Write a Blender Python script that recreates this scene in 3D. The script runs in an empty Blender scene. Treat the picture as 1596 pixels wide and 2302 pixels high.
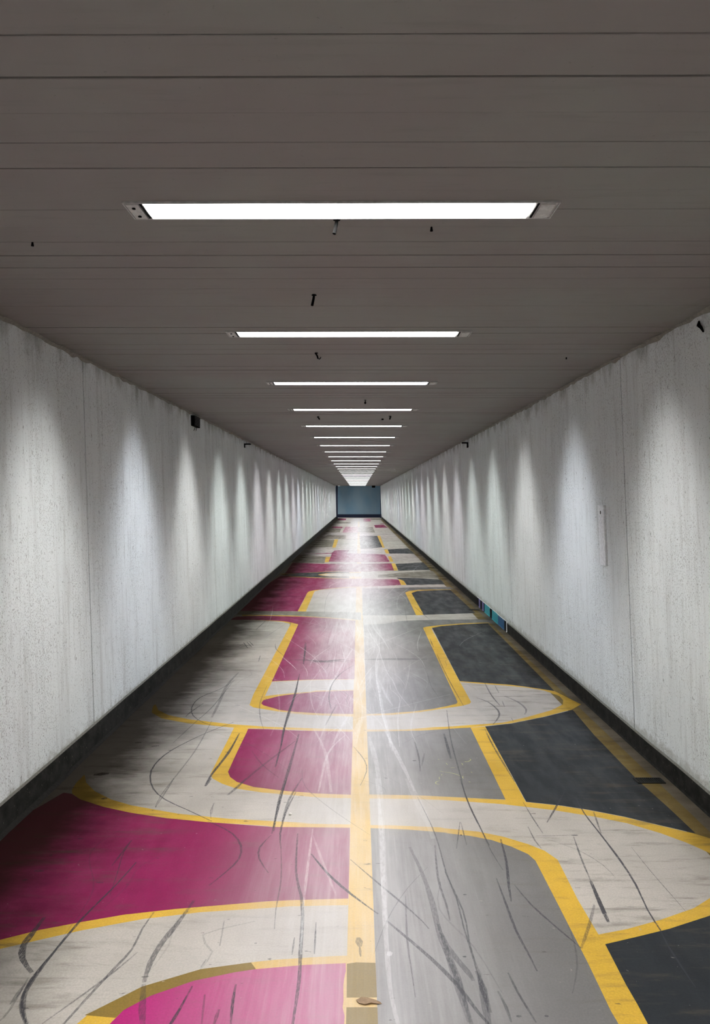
import bpy, bmesh, math, random
from mathutils import Vector
from mathutils.geometry import delaunay_2d_cdt

S = bpy.context.scene
C = S.collection

# ------------------------------------------------------------------ camera
cam = bpy.data.cameras.new('camera')
cam.sensor_fit = 'VERTICAL'; cam.sensor_height = 36.0
cam.lens = 36.0 * 1600 / 2302
cam.shift_y = -33 / 2302          # lens shift keeps the walls upright
cam.clip_start = 0.05; cam.clip_end = 200
co = bpy.data.objects.new('camera', cam); C.objects.link(co)
co.location = (0, 0, 1.6)
co.rotation_euler = (math.pi/2, 0, math.atan(8/1600))
S.camera = co
# ------------------------------------------------------------------ world, exposure
w = bpy.data.worlds.new('world'); S.world = w; w.use_nodes = True
w.node_tree.nodes['Background'].inputs[0].default_value = (.5, .52, .55, 1)
w.node_tree.nodes['Background'].inputs[1].default_value = .12
S.view_settings.view_transform = 'Standard'
S.view_settings.look = 'None'
S.view_settings.gamma = 1
S.view_settings.exposure = 0.0
S.view_settings.use_curve_mapping = False
LAMP = 138.0      # radiance of a tube seen from straight below
LAMP_SIDE = 1.5  # radiance of the diffuser seen at a glancing angle
LAMP_K = .46; LAMP_M = 4.3
LAMP_ALONG = 20.0 # extra glare square to the tube, along the passage

# ------------------------------------------------------------------ helpers
def link(name, me, mat=None, parent=None):
    o = bpy.data.objects.new(name, me); C.objects.link(o)
    if mat is not None:
        for m in (mat if isinstance(mat, (list, tuple)) else [mat]): me.materials.append(m)
    if parent: o.parent = parent
    return o
def obj(name, bm, mat=None, parent=None, smooth=False):
    me = bpy.data.meshes.new(name)
    bmesh.ops.recalc_face_normals(bm, faces=bm.faces)
    if smooth:
        for f in bm.faces: f.smooth = True
    bm.to_mesh(me); bm.free()
    return link(name, me, mat, parent)
def tag(o, label=None, cat=None, group=None, kind=None):
    if label: o['label'] = label
    if cat: o['category'] = cat
    if group: o['group'] = group
    if kind: o['kind'] = kind
    return o
def empty(name, loc):
    o = bpy.data.objects.new(name, None); C.objects.link(o); o.location = loc
    o.empty_display_size = .1
    return o
def box(bm, x0, x1, y0, y1, z0, z1, bevel=0, mi=0):
    vs = [bm.verts.new((x, y, z)) for x in (x0, x1) for y in (y0, y1) for z in (z0, z1)]
    fs = []
    for q in ((0,1,3,2),(4,6,7,5),(0,4,5,1),(2,3,7,6),(0,2,6,4),(1,5,7,3)):
        f = bm.faces.new([vs[i] for i in q]); f.material_index = mi; fs.append(f)
    bmesh.ops.recalc_face_normals(bm, faces=fs)
    if bevel:
        es = list({e for f in fs for e in f.edges})
        bmesh.ops.bevel(bm, geom=es, offset=bevel, segments=2, affect='EDGES', profile=.6)
def tube(bm, pts, r, n=8):
    rings = []
    for i, p in enumerate(pts):
        p = Vector(p)
        a = Vector(pts[max(0, i-1)]); b = Vector(pts[min(len(pts)-1, i+1)])
        d = (b - a).normalized()
        u = d.orthogonal().normalized(); v = d.cross(u)
        rr = r[i] if isinstance(r, (list, tuple)) else r
        rings.append([bm.verts.new(p + (u*math.cos(t)+v*math.sin(t))*rr) for t in [2*math.pi*k/n for k in range(n)]])
    for a, b in zip(rings, rings[1:]):
        for k in range(n): bm.faces.new((a[k], a[(k+1)%n], b[(k+1)%n], b[k]))
    bm.faces.new(rings[0][::-1]); bm.faces.new(rings[-1])

class N:
    """small node-tree helper"""
    def __init__(s, name):
        s.m = bpy.data.materials.new(name); s.m.use_nodes = True
        s.t = s.m.node_tree; s.t.nodes.clear()
        s.out = s.t.nodes.new('ShaderNodeOutputMaterial')
    def n(s, typ, **k):
        x = s.t.nodes.new('ShaderNode'+typ)
        for a, b in k.items(): setattr(x, a, b)
        return x
    def put(s, sock, v):
        if isinstance(v, bpy.types.NodeSocket): s.t.links.new(v, sock)
        elif isinstance(v, tuple) and len(v) == 3 and sock.type == 'RGBA': sock.default_value = (*v, 1)
        else: sock.default_value = v
    def math(s, op, a, b=0., c=None, clamp=False):
        x = s.n('Math', operation=op, use_clamp=clamp); s.put(x.inputs[0], a); s.put(x.inputs[1], b)
        if c is not None: s.put(x.inputs[2], c)
        return x.outputs[0]
    def mix(s, f, a, b, mode='MIX'):
        x = s.n('Mix', data_type='RGBA', blend_type=mode)
        s.put(x.inputs[0], f); s.put(x.inputs[6], a); s.put(x.inputs[7], b)
        return x.outputs[2]
    def step(s, v, a, b, c=0., d=1.):
        x = s.n('MapRange', interpolation_type='SMOOTHSTEP')
        for i, q in enumerate((v, a, b, c, d)): s.put(x.inputs[i], q)
        return x.outputs[0]
    def pos(s, scale=(1,1,1)):
        tc = s.n('TexCoord'); mp = s.n('Mapping'); s.put(mp.inputs['Vector'], tc.outputs['Object']); mp.inputs['Scale'].default_value = scale
        return mp.outputs[0]
    def noise(s, scale, v, detail=4., rough=.55, dist=0.):
        x = s.n('TexNoise'); s.put(x.inputs['Vector'], s.pos(v))
        x.inputs['Scale'].default_value = scale; x.inputs['Detail'].default_value = detail
        x.inputs['Roughness'].default_value = rough; x.inputs['Distortion'].default_value = dist
        return x.outputs[0]
    def xyz(s):
        x = s.n('SeparateXYZ'); s.put(x.inputs[0], s.pos()); return x.outputs
    def bsdf(s, col, rough=.6, bump=None, bs=.1, bd=.01, metal=0., spec=.5):
        b = s.n('BsdfPrincipled'); s.put(b.inputs['Base Color'], col); s.put(b.inputs['Roughness'], rough)
        b.inputs['Metallic'].default_value = metal; s.put(b.inputs['Specular IOR Level'], spec)
        if bump is not None:
            q = s.n('Bump'); q.inputs['Strength'].default_value = bs; q.inputs['Distance'].default_value = bd
            s.put(q.inputs['Height'], bump); s.put(b.inputs['Normal'], q.outputs[0])
        s.t.links.new(b.outputs[0], s.out.inputs[0]); return s.m

def flat_mat(name, col, rough=.6, metal=0.):
    k = N(name)
    g = k.noise(60, (1,1,1), 3)
    c = k.mix(k.step(g, .35, .7), tuple(v*.85 for v in col), tuple(min(1, v*1.1) for v in col))
    return k.bsdf(c, rough, metal=metal, spec=.04 if max(col) < .0195 else .5)

# ------------------------------------------------------------------ materials
def wall_mat(name, tint=(.70, .735, .74)):
    k = N(name)
    blot = k.noise(1.1, (1, 1, .55), 4)
    st = k.noise(9, (1, 1, .07), 5, .65)
    st2 = k.noise(34, (1, 1, .09), 3, .6)
    c = k.mix(k.step(blot, .3, .72), tuple(v*.90 for v in tint), tuple(v*1.05 for v in tint))
    c = k.mix(k.math('MULTIPLY', k.step(st, .5, .78), .42), c, (.30, .30, .29))
    c = k.mix(k.math('MULTIPLY', k.step(st2, .52, .72), .28), c, (.33, .34, .33))
    # small pits, stretched a little downwards, gathered in patches
    pit = k.noise(230, (1, 1, .45), 2, .5)
    patch = k.noise(3.0, (1, 1, .35), 3)
    thr = k.step(patch, .3, .7, .66, .585)
    pm = k.step(k.math('SUBTRACT', pit, thr), .0, .03)
    pit2 = k.step(k.noise(45, (1, 1, .5), 3, .6), .665, .70)
    pm = k.math('MAXIMUM', pm, k.math('MULTIPLY', pit2, .8))
    c = k.mix(k.math('MULTIPLY', pm, .7), c, (.11, .11, .10))
    # grime that crept down from the ceiling joint
    x, y, z = k.xyz()
    cr = k.noise(5, (1, 1, .5), 5, .65)
    top = k.step(k.math('ADD', z, k.math('MULTIPLY', k.math('SUBTRACT', cr, .5), .55)), 2.38, 2.56)
    c = k.mix(k.math('MULTIPLY', top, .6), c, (.13, .125, .10))
    # splash dirt just above the kerb
    low = k.step(k.math('ADD', z, k.math('MULTIPLY', k.math('SUBTRACT', k.noise(22, (1,1,1), 4), .5), .14)), .19, .13)
    c = k.mix(k.math('MULTIPLY', low, .45), c, (.20, .19, .15))
    h = k.math('SUBTRACT', k.noise(25, (1, 1, .5), 4), k.math('MULTIPLY', pm, .6))
    return k.bsdf(c, .9, h, .35, .004, spec=.04)
M_wall = wall_mat('painted_concrete')
def ceil_mat():
    k = N('ceiling_panel_paint')
    a = k.noise(1.3, (1, 1, 1), 4); b = k.noise(26, (.12, 1, 1), 4, .6)
    c = k.mix(k.step(a, .35, .68), (.205, .182, .175), (.215, .208, .194))
    c = k.mix(k.math('MULTIPLY', k.step(b, .5, .8), .25), c, (.12, .11, .10))
    d = k.step(k.noise(70, (1, 1, 1), 2), .70, .74)
    c = k.mix(k.math('MULTIPLY', d, .3), c, (.1, .09, .08))
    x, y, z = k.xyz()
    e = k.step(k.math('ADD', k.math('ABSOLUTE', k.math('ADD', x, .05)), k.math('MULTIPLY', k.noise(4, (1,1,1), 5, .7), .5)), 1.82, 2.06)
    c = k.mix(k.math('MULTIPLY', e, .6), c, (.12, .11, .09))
    return k.bsdf(c, .62, spec=.3)
M_ceil = ceil_mat()
def kerb_mat():
    k = N('charcoal_kerb_paint')
    a = k.noise(12, (1, 1, 1), 5, .65); b = k.noise(90, (1, 1, .6), 3)
    c = k.mix(k.step(a, .3, .75), (.010, .010, .009), (.028, .0275, .025))
    c = k.mix(k.math('MULTIPLY', k.step(b, .66, .72), .5), c, (.20, .19, .16))
    return k.bsdf(c, .8, a, .3, .004, spec=.1)
M_kerb = kerb_mat()
M_kerb_top = flat_mat('worn_kerb_edge', (.16, .16, .14), .8)

PCOL = {'W': (.46, .425, .385), 'M': (.235, .009, .078), 'B': (.40, .012, .155), 'Y': (.62, .385, .05), 'G': (.17, .165, .16), 'D': (.024, .028, .033),
        'O': (.235, .155, .035), 'K': (.20, .14, .045), 'C': (.17, .145, .11), 'T': (.20, .18, .145), 'N': (.36, .12, .19)}
PNAME = {'W': 'bare_concrete', 'M': 'magenta_paint', 'B': 'fresh_magenta_paint', 'Y': 'yellow_paint', 'G': 'grey_paint', 'D': 'slate_paint', 'O': 'ochre_patch',
         'K': 'dirty_yellow_stripe', 'C': 'gutter_concrete', 'T': 'taupe_paint', 'N': 'faded_pink_paint'}
def floor_mat(code):
    k = N(PNAME[code]); col = PCOL[code]
    x, y, z = k.xyz()
    broad = k.noise(1.4, (1, .8, 1), 5, .6)
    grain = k.noise(140, (1, 1, 1), 2, .6)
    c = k.mix(k.step(broad, .3, .72), tuple(v*.82 for v in col), tuple(min(1, v*1.12) for v in col))
    c = k.mix(k.math('MULTIPLY', k.step(grain, .35, .65), .26), c, tuple(v*.55 for v in col))
    # trowel / sweeping streaks running across the passage
    cross = k.noise(16, (.16, 1, 1), 5, .7)
    side = k.step(k.math('ABSOLUTE', k.math('ADD', x, .05)), .45, 1.3)
    c = k.mix(k.math('MULTIPLY', k.step(cross, .50, .74), k.math('ADD', .25, k.math('MULTIPLY', side, .50))), c, (.10, .082, .06))
    # worn, chalky traffic lane: fine streaks along the passage, plus lamp sheen painted in
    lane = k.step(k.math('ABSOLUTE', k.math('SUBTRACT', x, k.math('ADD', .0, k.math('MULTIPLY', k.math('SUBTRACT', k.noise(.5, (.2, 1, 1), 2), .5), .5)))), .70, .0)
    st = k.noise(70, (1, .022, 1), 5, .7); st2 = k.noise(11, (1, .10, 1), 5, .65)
    wear_sheen = k.math('MULTIPLY', lane, k.math('ADD', k.math('MULTIPLY', k.math('MULTIPLY', k.step(st, .45, .72), k.step(y, 2., 9., .35, 1.)), .36), k.math('MULTIPLY', k.math('MULTIPLY', k.step(st2, .34, .66), k.step(y, 1.5, 9., .45, 1.)), .42)))
    c = k.mix(k.math('MULTIPLY', k.step(k.math('ABSOLUTE', x), .85, .12), k.step(y, 3.5, 11., .04 if code == 'O' else .20, .52)), c, (.62, .58, .62))  # broad lamp sheen painted into the colour as whitening, stronger with distance
    c = k.mix(wear_sheen if code != 'O' else k.math('MULTIPLY', wear_sheen, .25), c, (.66, .64, .65))
    # chips down to concrete
    chip = k.math('MULTIPLY', k.step(k.noise(38, (1, 1, 1), 4, .6), .69, .72), .5)
    c = k.mix(chip, c, (.40, .36, .32))
    spot = k.step(k.noise(30, (.5, 1.4, 1), 3, .5), .715, .735)
    c = k.mix(k.math('MULTIPLY', spot, .6), c, (.05, .045, .045))
    # tyre marks, scuffs and chalk laid out as faces of the floor
    at = k.n('Attribute', attribute_name='marks', attribute_type='GEOMETRY')
    sp = k.n('SeparateColor'); k.put(sp.inputs[0], at.outputs['Color'])
    brk = k.step(k.noise(190, (1, .22, 1), 4, .7), .28, .60, .30, 1.)
    c = k.mix(k.math('MINIMUM', k.math('MULTIPLY', k.math('MULTIPLY', sp.outputs[0], 1.6), brk), .95), c, (.04, .04, .05))
    c = k.mix(k.math('MULTIPLY', sp.outputs[1], k.step(k.noise(60, (1, .3, 1), 4, .7), .30, .60, .25, .9)), c, (.70, .69, .70))
    c = k.mix(sp.outputs[2], c, (.62, .62, .20))
    # grime along the kerbs, with darkening of the floor edges painted in
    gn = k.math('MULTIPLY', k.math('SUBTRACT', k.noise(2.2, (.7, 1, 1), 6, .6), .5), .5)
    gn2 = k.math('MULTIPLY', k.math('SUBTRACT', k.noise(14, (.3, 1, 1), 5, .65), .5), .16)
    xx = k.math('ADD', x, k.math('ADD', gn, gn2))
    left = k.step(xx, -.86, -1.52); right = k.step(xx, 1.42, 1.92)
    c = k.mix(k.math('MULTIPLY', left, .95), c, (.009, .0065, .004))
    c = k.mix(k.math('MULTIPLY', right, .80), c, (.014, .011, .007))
    rough = k.step(k.noise(9, (1, .3, 1), 4, .6), .3, .7, .34, .52)
    rough = k.math('ADD', rough, k.math('MULTIPLY', k.math('MAXIMUM', left, right), .35))
    h = k.math('ADD', k.noise(60, (1, 1, 1), 4, .6), k.math('MULTIPLY', cross, .4))
    m = k.bsdf(c, rough, h, .12, .003, spec=.5)
    b = [q for q in k.t.nodes if q.type == 'BSDF_PRINCIPLED'][0]
    k.put(b.inputs['Specular IOR Level'], k.math('MULTIPLY', k.math('ADD', .16, k.math('MULTIPLY', lane, .74)), k.math('SUBTRACT', 1., k.math('MAXIMUM', left, right))))
    b.inputs['Coat Roughness'].default_value = .33
    k.put(b.inputs['Coat Weight'], k.math('MULTIPLY', lane, .55))
    return m
PORDER = list(PCOL)
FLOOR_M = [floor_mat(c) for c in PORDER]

def lamp_mat(name, col, gain=1.):
    k = N(name)
    g = k.n('NewGeometry'); sp = k.n('SeparateXYZ'); k.put(sp.inputs[0], g.outputs['Incoming'])
    iz = k.math('MAXIMUM', k.math('ABSOLUTE', sp.outputs[2]), .02)
    ty = k.math('DIVIDE', k.math('ABSOLUTE', sp.outputs[1]), iz)
    f = k.math('DIVIDE', LAMP*gain, k.math('ADD', 1., k.math('POWER', k.math('DIVIDE', ty, LAMP_K), LAMP_M)))
    tx = k.math('DIVIDE', k.math('ABSOLUTE', sp.outputs[0]), iz)
    f = k.math('DIVIDE', f, k.math('ADD', 1., k.math('POWER', k.math('DIVIDE', tx, 3.1), 5.)))
    al = k.math('DIVIDE', LAMP_ALONG, k.math('ADD', 1., k.math('POWER', k.math('DIVIDE', k.math('ABSOLUTE', sp.outputs[0]), .13), 4.)))
    f = k.math('ADD', f, k.math('MULTIPLY', al, k.step(iz, .02, .10, .22, 1.)))
    e = k.n('Emission'); k.put(e.inputs[0], col); k.put(e.inputs[1], k.math('ADD', f, LAMP_SIDE))
    k.t.links.new(e.outputs[0], k.out.inputs[0]); return k.m
M_lamp = [lamp_mat('tube_neutral', (1., .985, .96), 1.0), lamp_mat('tube_cool', (.90, .93, 1.), 1.06), lamp_mat('tube_greenish', (.94, 1., .96), .97), lamp_mat('tube_mauve', (1., .95, .985), .92)]
M_house = flat_mat('fixture_grey_metal', (.42, .41, .40), .5)
M_cap = flat_mat('fixture_end_plate', (.52, .51, .49), .45)
M_black = flat_mat('black_iron', (.004, .004, .004), .8)
M_iron = flat_mat('cast_iron', (.03, .03, .028), .5, .6)
M_galv = flat_mat('painted_steel_cover', (.74, .76, .78), .5)

# ------------------------------------------------------------------ tunnel section
Y0, Y1 = -4.5, 54.7
H = 2.5
def xl(z): return -1.70 - .08*z/H      # the walls lean a touch, as they do in the photo
def xr(z): return 1.77 - .10*z/H
LIGHT_Y0, PITCH, PLANK = 2.226, 1.6836, .1403

PAINT = [
('Y',[(-0.04,1.4),(0.058,1.4),(0.058,47),(-0.04,47)]),
('K',[(1.57,1.4),(1.68,1.4),(1.68,52),(1.57,52)]),
('C',[(1.68,1.4),(1.9,1.4),(1.9,54),(1.68,54)]),
('Y',[(-0.856,2.158),(-0.833,2.206),(-0.708,2.324),(-0.535,2.411),(-0.37,2.447),(-0.297,2.46),(-0.125,2.479),(-0.052,2.484),(-0.036,2.484),(-0.031,2.162),(-0.024,1.618),(-0.724,1.615)]),
('O',[(-0.847,2.195),(-0.833,2.206),(-0.708,2.324),(-0.535,2.411),(-0.37,2.447),(-0.348,2.412),(-0.419,2.395),(-0.545,2.353),(-0.668,2.281),(-0.733,2.217),(-0.747,2.184)]),
('B',[(-0.674,1.615),(-0.765,2.091),(-0.756,2.159),(-0.733,2.217),(-0.668,2.281),(-0.545,2.353),(-0.419,2.395),(-0.348,2.412),(-0.18,2.435),(-0.044,2.444),(-0.043,2.405),(-0.048,2.363),(-0.05,2.331),(-0.048,2.261),(-0.05,2.232),(-0.043,2.196),(-0.044,2.162),(-0.036,1.618)]),
('O',[(-0.04,2.441),(-0.008,2.449),(0.058,2.447),(0.06,2.292),(0.059,2.277),(-0.038,2.276)]),
('O',[(-0.038,2.233),(0.06,2.234),(0.059,2.163),(0.05,1.618),(-0.038,1.618),(-0.038,2.162)]),
('Y',[(-1.27,2.515),(-1.197,2.548),(-1.027,2.623),(-0.815,2.697),(-0.609,2.742),(-0.357,2.771),(-0.271,2.783),(-0.041,2.793),(-0.041,2.838),(-0.275,2.825),(-0.536,2.798),(-0.711,2.763),(-0.9,2.724),(-1.048,2.675),(-1.178,2.627),(-1.296,2.567),(-1.45,2.498),(-1.461,2.438)]),
('Y',[(-1.569,3.89),(-1.582,3.982),(-1.582,4.102),(-1.526,3.982),(-1.437,3.869),(-1.309,3.762),(-1.18,3.691),(-0.912,3.595),(-0.648,3.54),(-0.231,3.493),(-0.356,3.492),(-0.044,3.481),(0.054,3.476),(0.053,3.438),(-0.042,3.446),(-0.417,3.453),(-0.446,3.465),(-0.736,3.501),(-0.954,3.544),(-1.157,3.605),(-1.317,3.672),(-1.474,3.763),(-1.548,3.837)]),
('M',[(-1.296,2.567),(-1.178,2.627),(-1.048,2.675),(-0.9,2.724),(-0.711,2.763),(-0.363,2.817),(-0.275,2.825),(-0.041,2.838),(-0.04,3.122),(-0.042,3.446),(-0.417,3.453),(-0.669,3.492),(-0.736,3.501),(-0.954,3.544),(-1.157,3.605),(-1.317,3.672),(-1.474,3.763),(-1.547,3.833),(-1.598,3.848),(-1.676,3.587),(-1.772,3.265),(-1.825,2.893),(-1.527,2.522)]),
('Y',[(0.05,3.474),(0.152,3.473),(0.394,3.453),(0.417,3.443),(0.572,3.409),(0.681,3.36),(0.781,3.288),(0.842,3.227),(0.879,3.146),(0.872,2.834),(0.878,2.609),(0.998,2.644),(1.145,2.702),(1.307,2.779),(1.403,2.849),(1.503,2.943),(1.594,3.067),(1.7,3.085),(1.55,2.846),(1.465,2.784),(1.345,2.73),(1.152,2.645),(1.009,2.595),(0.883,2.553),(0.878,2.342),(0.88,2.25),(0.879,2.167),(0.803,1.622),(0.045,1.618),(0.059,2.163),(0.058,3.443)]),
('D',[(0.883,2.553),(1.009,2.595),(1.152,2.645),(1.345,2.73),(1.586,2.846),(1.858,2.727),(1.612,1.626),(0.809,1.622),(0.879,2.167),(0.88,2.25),(0.878,2.342)]),
('G',[(0.058,3.443),(0.23,3.43),(0.428,3.397),(0.411,3.395),(0.526,3.367),(0.62,3.327),(0.7,3.264),(0.76,3.196),(0.779,3.138),(0.784,2.782),(0.788,2.45),(0.786,2.221),(0.79,2.166),(0.742,1.622),(0.057,1.619),(0.059,2.163)]),
('Y',[(-0.04,3.834),(0.055,3.828),(0.058,3.834),(0.331,3.821),(0.461,3.806),(0.764,3.77),(0.88,3.742),(1.05,3.696),(1.172,3.648),(1.33,3.569),(1.472,3.474),(1.596,3.394),(1.649,3.348),(1.727,3.282),(1.7,3.085),(1.594,3.067),(1.58,3.208),(1.517,3.308),(1.439,3.397),(1.32,3.5),(1.181,3.572),(0.994,3.647),(0.753,3.715),(0.456,3.764),(0.254,3.778),(-0.039,3.785)]),
('D',[(0.884,4.974),(1.08,5.04),(1.355,5.194),(1.612,5.366),(1.586,4.797),(1.579,4.037),(1.598,3.671),(1.605,3.396),(1.474,3.478),(1.331,3.573),(1.174,3.652),(1.052,3.7),(0.881,3.744)]),
('Y',[(0.778,4.948),(0.884,4.974),(0.878,3.731),(0.776,3.763)]),
('G',[(0.058,4.861),(0.423,4.883),(0.787,4.953),(0.778,4.948),(0.778,3.772),(0.331,3.821),(0.058,3.834)]),
('Y',[(-0.865,4.985),(-0.857,4.106),(-0.83,4.045),(-0.764,3.974),(-0.669,3.906),(-0.524,3.856),(-0.253,3.82),(-0.52,3.853),(-0.191,3.79),(-0.039,3.785),(-0.038,3.834),(-0.04,4.86),(-0.399,4.879),(-0.632,4.907),(-0.764,4.92)]),
('M',[(-0.762,4.913),(-0.763,4.398),(-0.761,4.144),(-0.735,4.069),(-0.684,3.998),(-0.58,3.929),(-0.39,3.874),(-0.255,3.853),(-0.269,3.847),(-0.041,3.829),(-0.04,4.86),(-0.399,4.879),(-0.632,4.907)]),
('Y',[(-1.539,5.284),(-1.426,5.144),(-1.205,5.031),(-0.869,4.941),(-0.324,4.884),(-0.399,4.879),(-0.036,4.86),(0.059,4.861),(0.423,4.883),(0.787,4.953),(0.785,4.955),(0.883,4.984),(1.082,5.048),(1.357,5.202),(1.61,5.378),(1.719,5.508),(1.689,5.62),(1.618,5.885),(1.429,6.012),(1.304,6.081),(1.169,6.118),(0.881,6.2),(0.89,6.161),(1.294,6.038),(1.423,5.986),(1.539,5.899),(1.617,5.737),(1.613,5.62),(1.578,5.507),(1.448,5.356),(1.234,5.194),(1.026,5.059),(0.602,4.965),(0.527,4.96),(0.329,4.906),(-0.055,4.904),(-0.639,4.96),(-0.919,5.021),(-1.227,5.126),(-1.398,5.224),(-1.507,5.346),(-1.569,5.498),(-1.576,5.453)]),
('Y',[(0.79,8.731),(0.831,8.797),(1.034,8.923),(1.314,9.043),(1.671,9.105),(1.65,9.057),(1.637,8.986),(1.291,8.937),(1.074,8.867),(0.888,8.686),(0.879,6.175),(0.88,5.57),(0.861,5.521),(0.794,5.465),(0.624,5.385),(0.459,5.304),(0.248,5.235),(0.059,5.217),(0.059,5.264),(0.198,5.269),(0.409,5.321),(0.572,5.392),(0.687,5.465),(0.759,5.52),(0.774,5.569)]),
('D',[(0.901,8.732),(1.026,8.846),(1.304,8.973),(1.666,9.075),(1.638,9.01),(1.632,7.612),(1.618,5.885),(1.429,6.012),(1.304,6.081),(1.169,6.118),(0.881,6.2),(0.88,6.18)]),
('G',[(0.069,8.938),(0.34,9.018),(0.527,9.202),(0.804,9.287),(1.717,9.355),(1.701,9.483),(1.817,9.509),(1.785,9.01),(1.65,9.057),(1.671,9.105),(1.314,9.043),(1.034,8.923),(0.831,8.797),(0.79,8.731),(0.774,5.569),(0.759,5.52),(0.687,5.465),(0.572,5.392),(0.409,5.321),(0.198,5.269),(0.059,5.258)]),
('Y',[(-0.841,5.479),(-0.854,5.782),(-0.857,8.933),(-0.887,9.028),(-0.985,9.149),(-1.257,9.247),(-1.48,9.284),(-1.265,9.31),(-0.997,9.261),(-0.766,9.053),(-0.759,8.969),(-0.748,6.204),(-0.757,6.204),(-0.439,6.263),(-0.036,6.284),(-0.036,6.251),(-0.436,6.229),(-0.752,6.171),(-0.754,5.724),(-0.649,5.773),(-0.388,5.859),(-0.355,5.889),(-0.038,5.916),(-0.033,5.19),(-0.367,5.235),(-0.578,5.289),(-0.348,5.253),(-0.597,5.313),(-0.799,5.414)]),
('M',[(-0.756,5.524),(-0.75,5.615),(-0.643,5.724),(-0.515,5.793),(-0.387,5.834),(-0.353,5.859),(-0.043,5.894),(-0.039,5.257),(-0.266,5.266),(-0.476,5.306),(-0.628,5.368),(-0.603,5.364),(-0.731,5.471)]),
('Y',[(-1.594,9.721),(-1.458,9.705),(-1.327,9.722),(-0.785,9.613),(-0.384,9.474),(-0.045,9.31),(-0.045,9.236),(-0.381,9.421),(-0.78,9.55),(-1.312,9.61),(-1.573,9.593)]),
('M',[(-1.628,9.53),(-1.503,9.57),(-1.312,9.61),(-0.78,9.55),(-0.381,9.421),(-0.042,9.236),(-0.036,6.265),(-0.437,6.244),(-0.754,6.185),(-0.759,8.969),(-0.922,9.161),(-0.99,9.198),(-1.26,9.272),(-1.48,9.284),(-1.698,9.283)]),
('T',[(-1.684,10.021),(-0.403,9.942),(0.033,9.894),(0.031,9.273),(-0.045,9.324),(-0.384,9.474),(-0.918,9.628),(-1.456,9.689),(-1.682,9.688)]),
('Y',[(0.784,11.959),(0.859,12.156),(1.049,12.32),(1.615,12.42),(1.598,12.295),(1.218,12.225),(0.998,12.13),(0.884,11.895),(0.888,9.685),(0.78,9.659)]),
('D',[(0.884,11.895),(1,12.157),(1.221,12.253),(1.584,12.323),(1.613,9.835),(0.889,9.702)]),
('G',[(0.069,12.496),(0.522,12.527),(0.93,12.644),(1.635,12.72),(1.665,12.392),(1.049,12.32),(0.859,12.156),(0.784,11.959),(0.782,9.676),(0.402,9.64),(0.053,9.655)]),
('Y',[(-0.856,9.982),(-0.85,10.968),(-0.859,11.921),(-0.839,12.107),(-0.751,12.298),(-0.509,12.564),(0.355,12.916),(0.352,12.817),(-0.504,12.444),(-0.667,12.312),(-0.748,12.107),(-0.749,11.741),(-0.738,9.966)]),
('Y',[(0.784,13.952),(0.862,13.744),(0.871,12.985),(0.767,12.984)]),
('D',[(0.756,14.185),(1.2,14.096),(1.598,13.834),(1.589,13.096),(0.88,12.985),(0.866,13.659),(0.782,13.917)]),
('M',[(-1.583,14.513),(-0.962,14.164),(-0.183,14.031),(0.386,14.034),(0.096,13.913),(0.661,13.916),(0.777,13.83),(0.776,12.984),(0.349,12.817),(-0.207,12.725),(-0.506,12.497),(-0.749,12.273),(-0.839,12.107),(-0.859,11.921),(-0.856,9.982),(-1.698,10.021),(-1.695,11.282),(-1.674,13.051)]),
('Y',[(-1.64,14.845),(-1.239,15.176),(-0.622,15.359),(0.01,15.382),(0.009,13.999),(-0.279,13.997),(-0.962,14.164),(-1.367,14.336)]),
('D',[(-1.623,14.696),(-1.231,15.078),(-0.619,15.278),(-0.2,15.32),(-0.184,14.065),(-0.968,14.25),(-1.375,14.424)]),
('Y',[(-0.847,14.7),(-0.688,14.964),(-0.197,15.044),(-0.188,14.377),(-0.666,14.482)]),
('W',[(-0.797,14.7),(-0.644,14.907),(0.01,15.084),(0.415,15.086),(0.392,14.257),(0.009,14.343),(-0.628,14.518)]),
('T',[(0.399,14.653),(0.892,15.096),(1.309,15.371),(1.609,15.48),(1.608,14.098),(1.205,14.151),(0.761,14.276),(0.386,14.183)]),
('D',[(0.887,17.106),(1.593,17.516),(1.587,15.7),(0.872,15.52)]),
('Y',[(0.792,17.212),(0.883,17.267),(0.864,15.586),(0.771,15.52)]),
('M',[(-1.615,17.444),(-1.171,17.24),(-0.693,17.115),(-0.279,17.153),(0.794,17.239),(0.774,15.585),(0.195,15.344),(-0.247,15.215),(-0.413,15.421),(-1.031,15.177),(-1.542,14.884)]),
('T',[(-1.676,17.575),(-1.672,19.814),(-0.881,19.167),(-0.832,17.318)]),
('Y',[(-0.877,19.073),(-0.75,19.167),(-0.738,17.527),(-0.837,17.526)]),
('Y',[(0.792,19.319),(0.876,19.32),(0.869,17.653),(0.782,17.652)]),
('M',[(-0.75,19.167),(-0.761,20.161),(-1.535,20.157),(-0.773,20.479),(-0.722,21.459),(-0.283,21.66),(-0.33,20.308),(0.403,20.201),(0.741,19.839),(0.774,17.652),(-0.285,17.507),(-0.746,17.713)]),
('D',[(0.895,21.841),(1.549,22.375),(1.592,20.244),(0.879,20.24)]),
('Y',[(0.778,21.84),(0.889,21.927),(0.879,20.24),(0.785,20.24)]),
('D',[(0.034,29.549),(0.783,29.553),(0.77,22.833),(0.413,22.279),(0.057,22.143)]),
('Y',[(0.774,29.553),(0.898,29.554),(0.828,22.6),(0.762,22.6)]),
('T',[(-1.542,22.707),(-1.458,26.896),(-0.905,26.898),(-0.85,22.934)]),
('Y',[(-0.909,27.023),(-0.768,27.024),(-0.73,22.623),(-0.838,22.623)]),
('T',[(-1.468,27.519),(-1.299,30.207),(-0.54,29.967),(-0.492,27.321)]),
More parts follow.
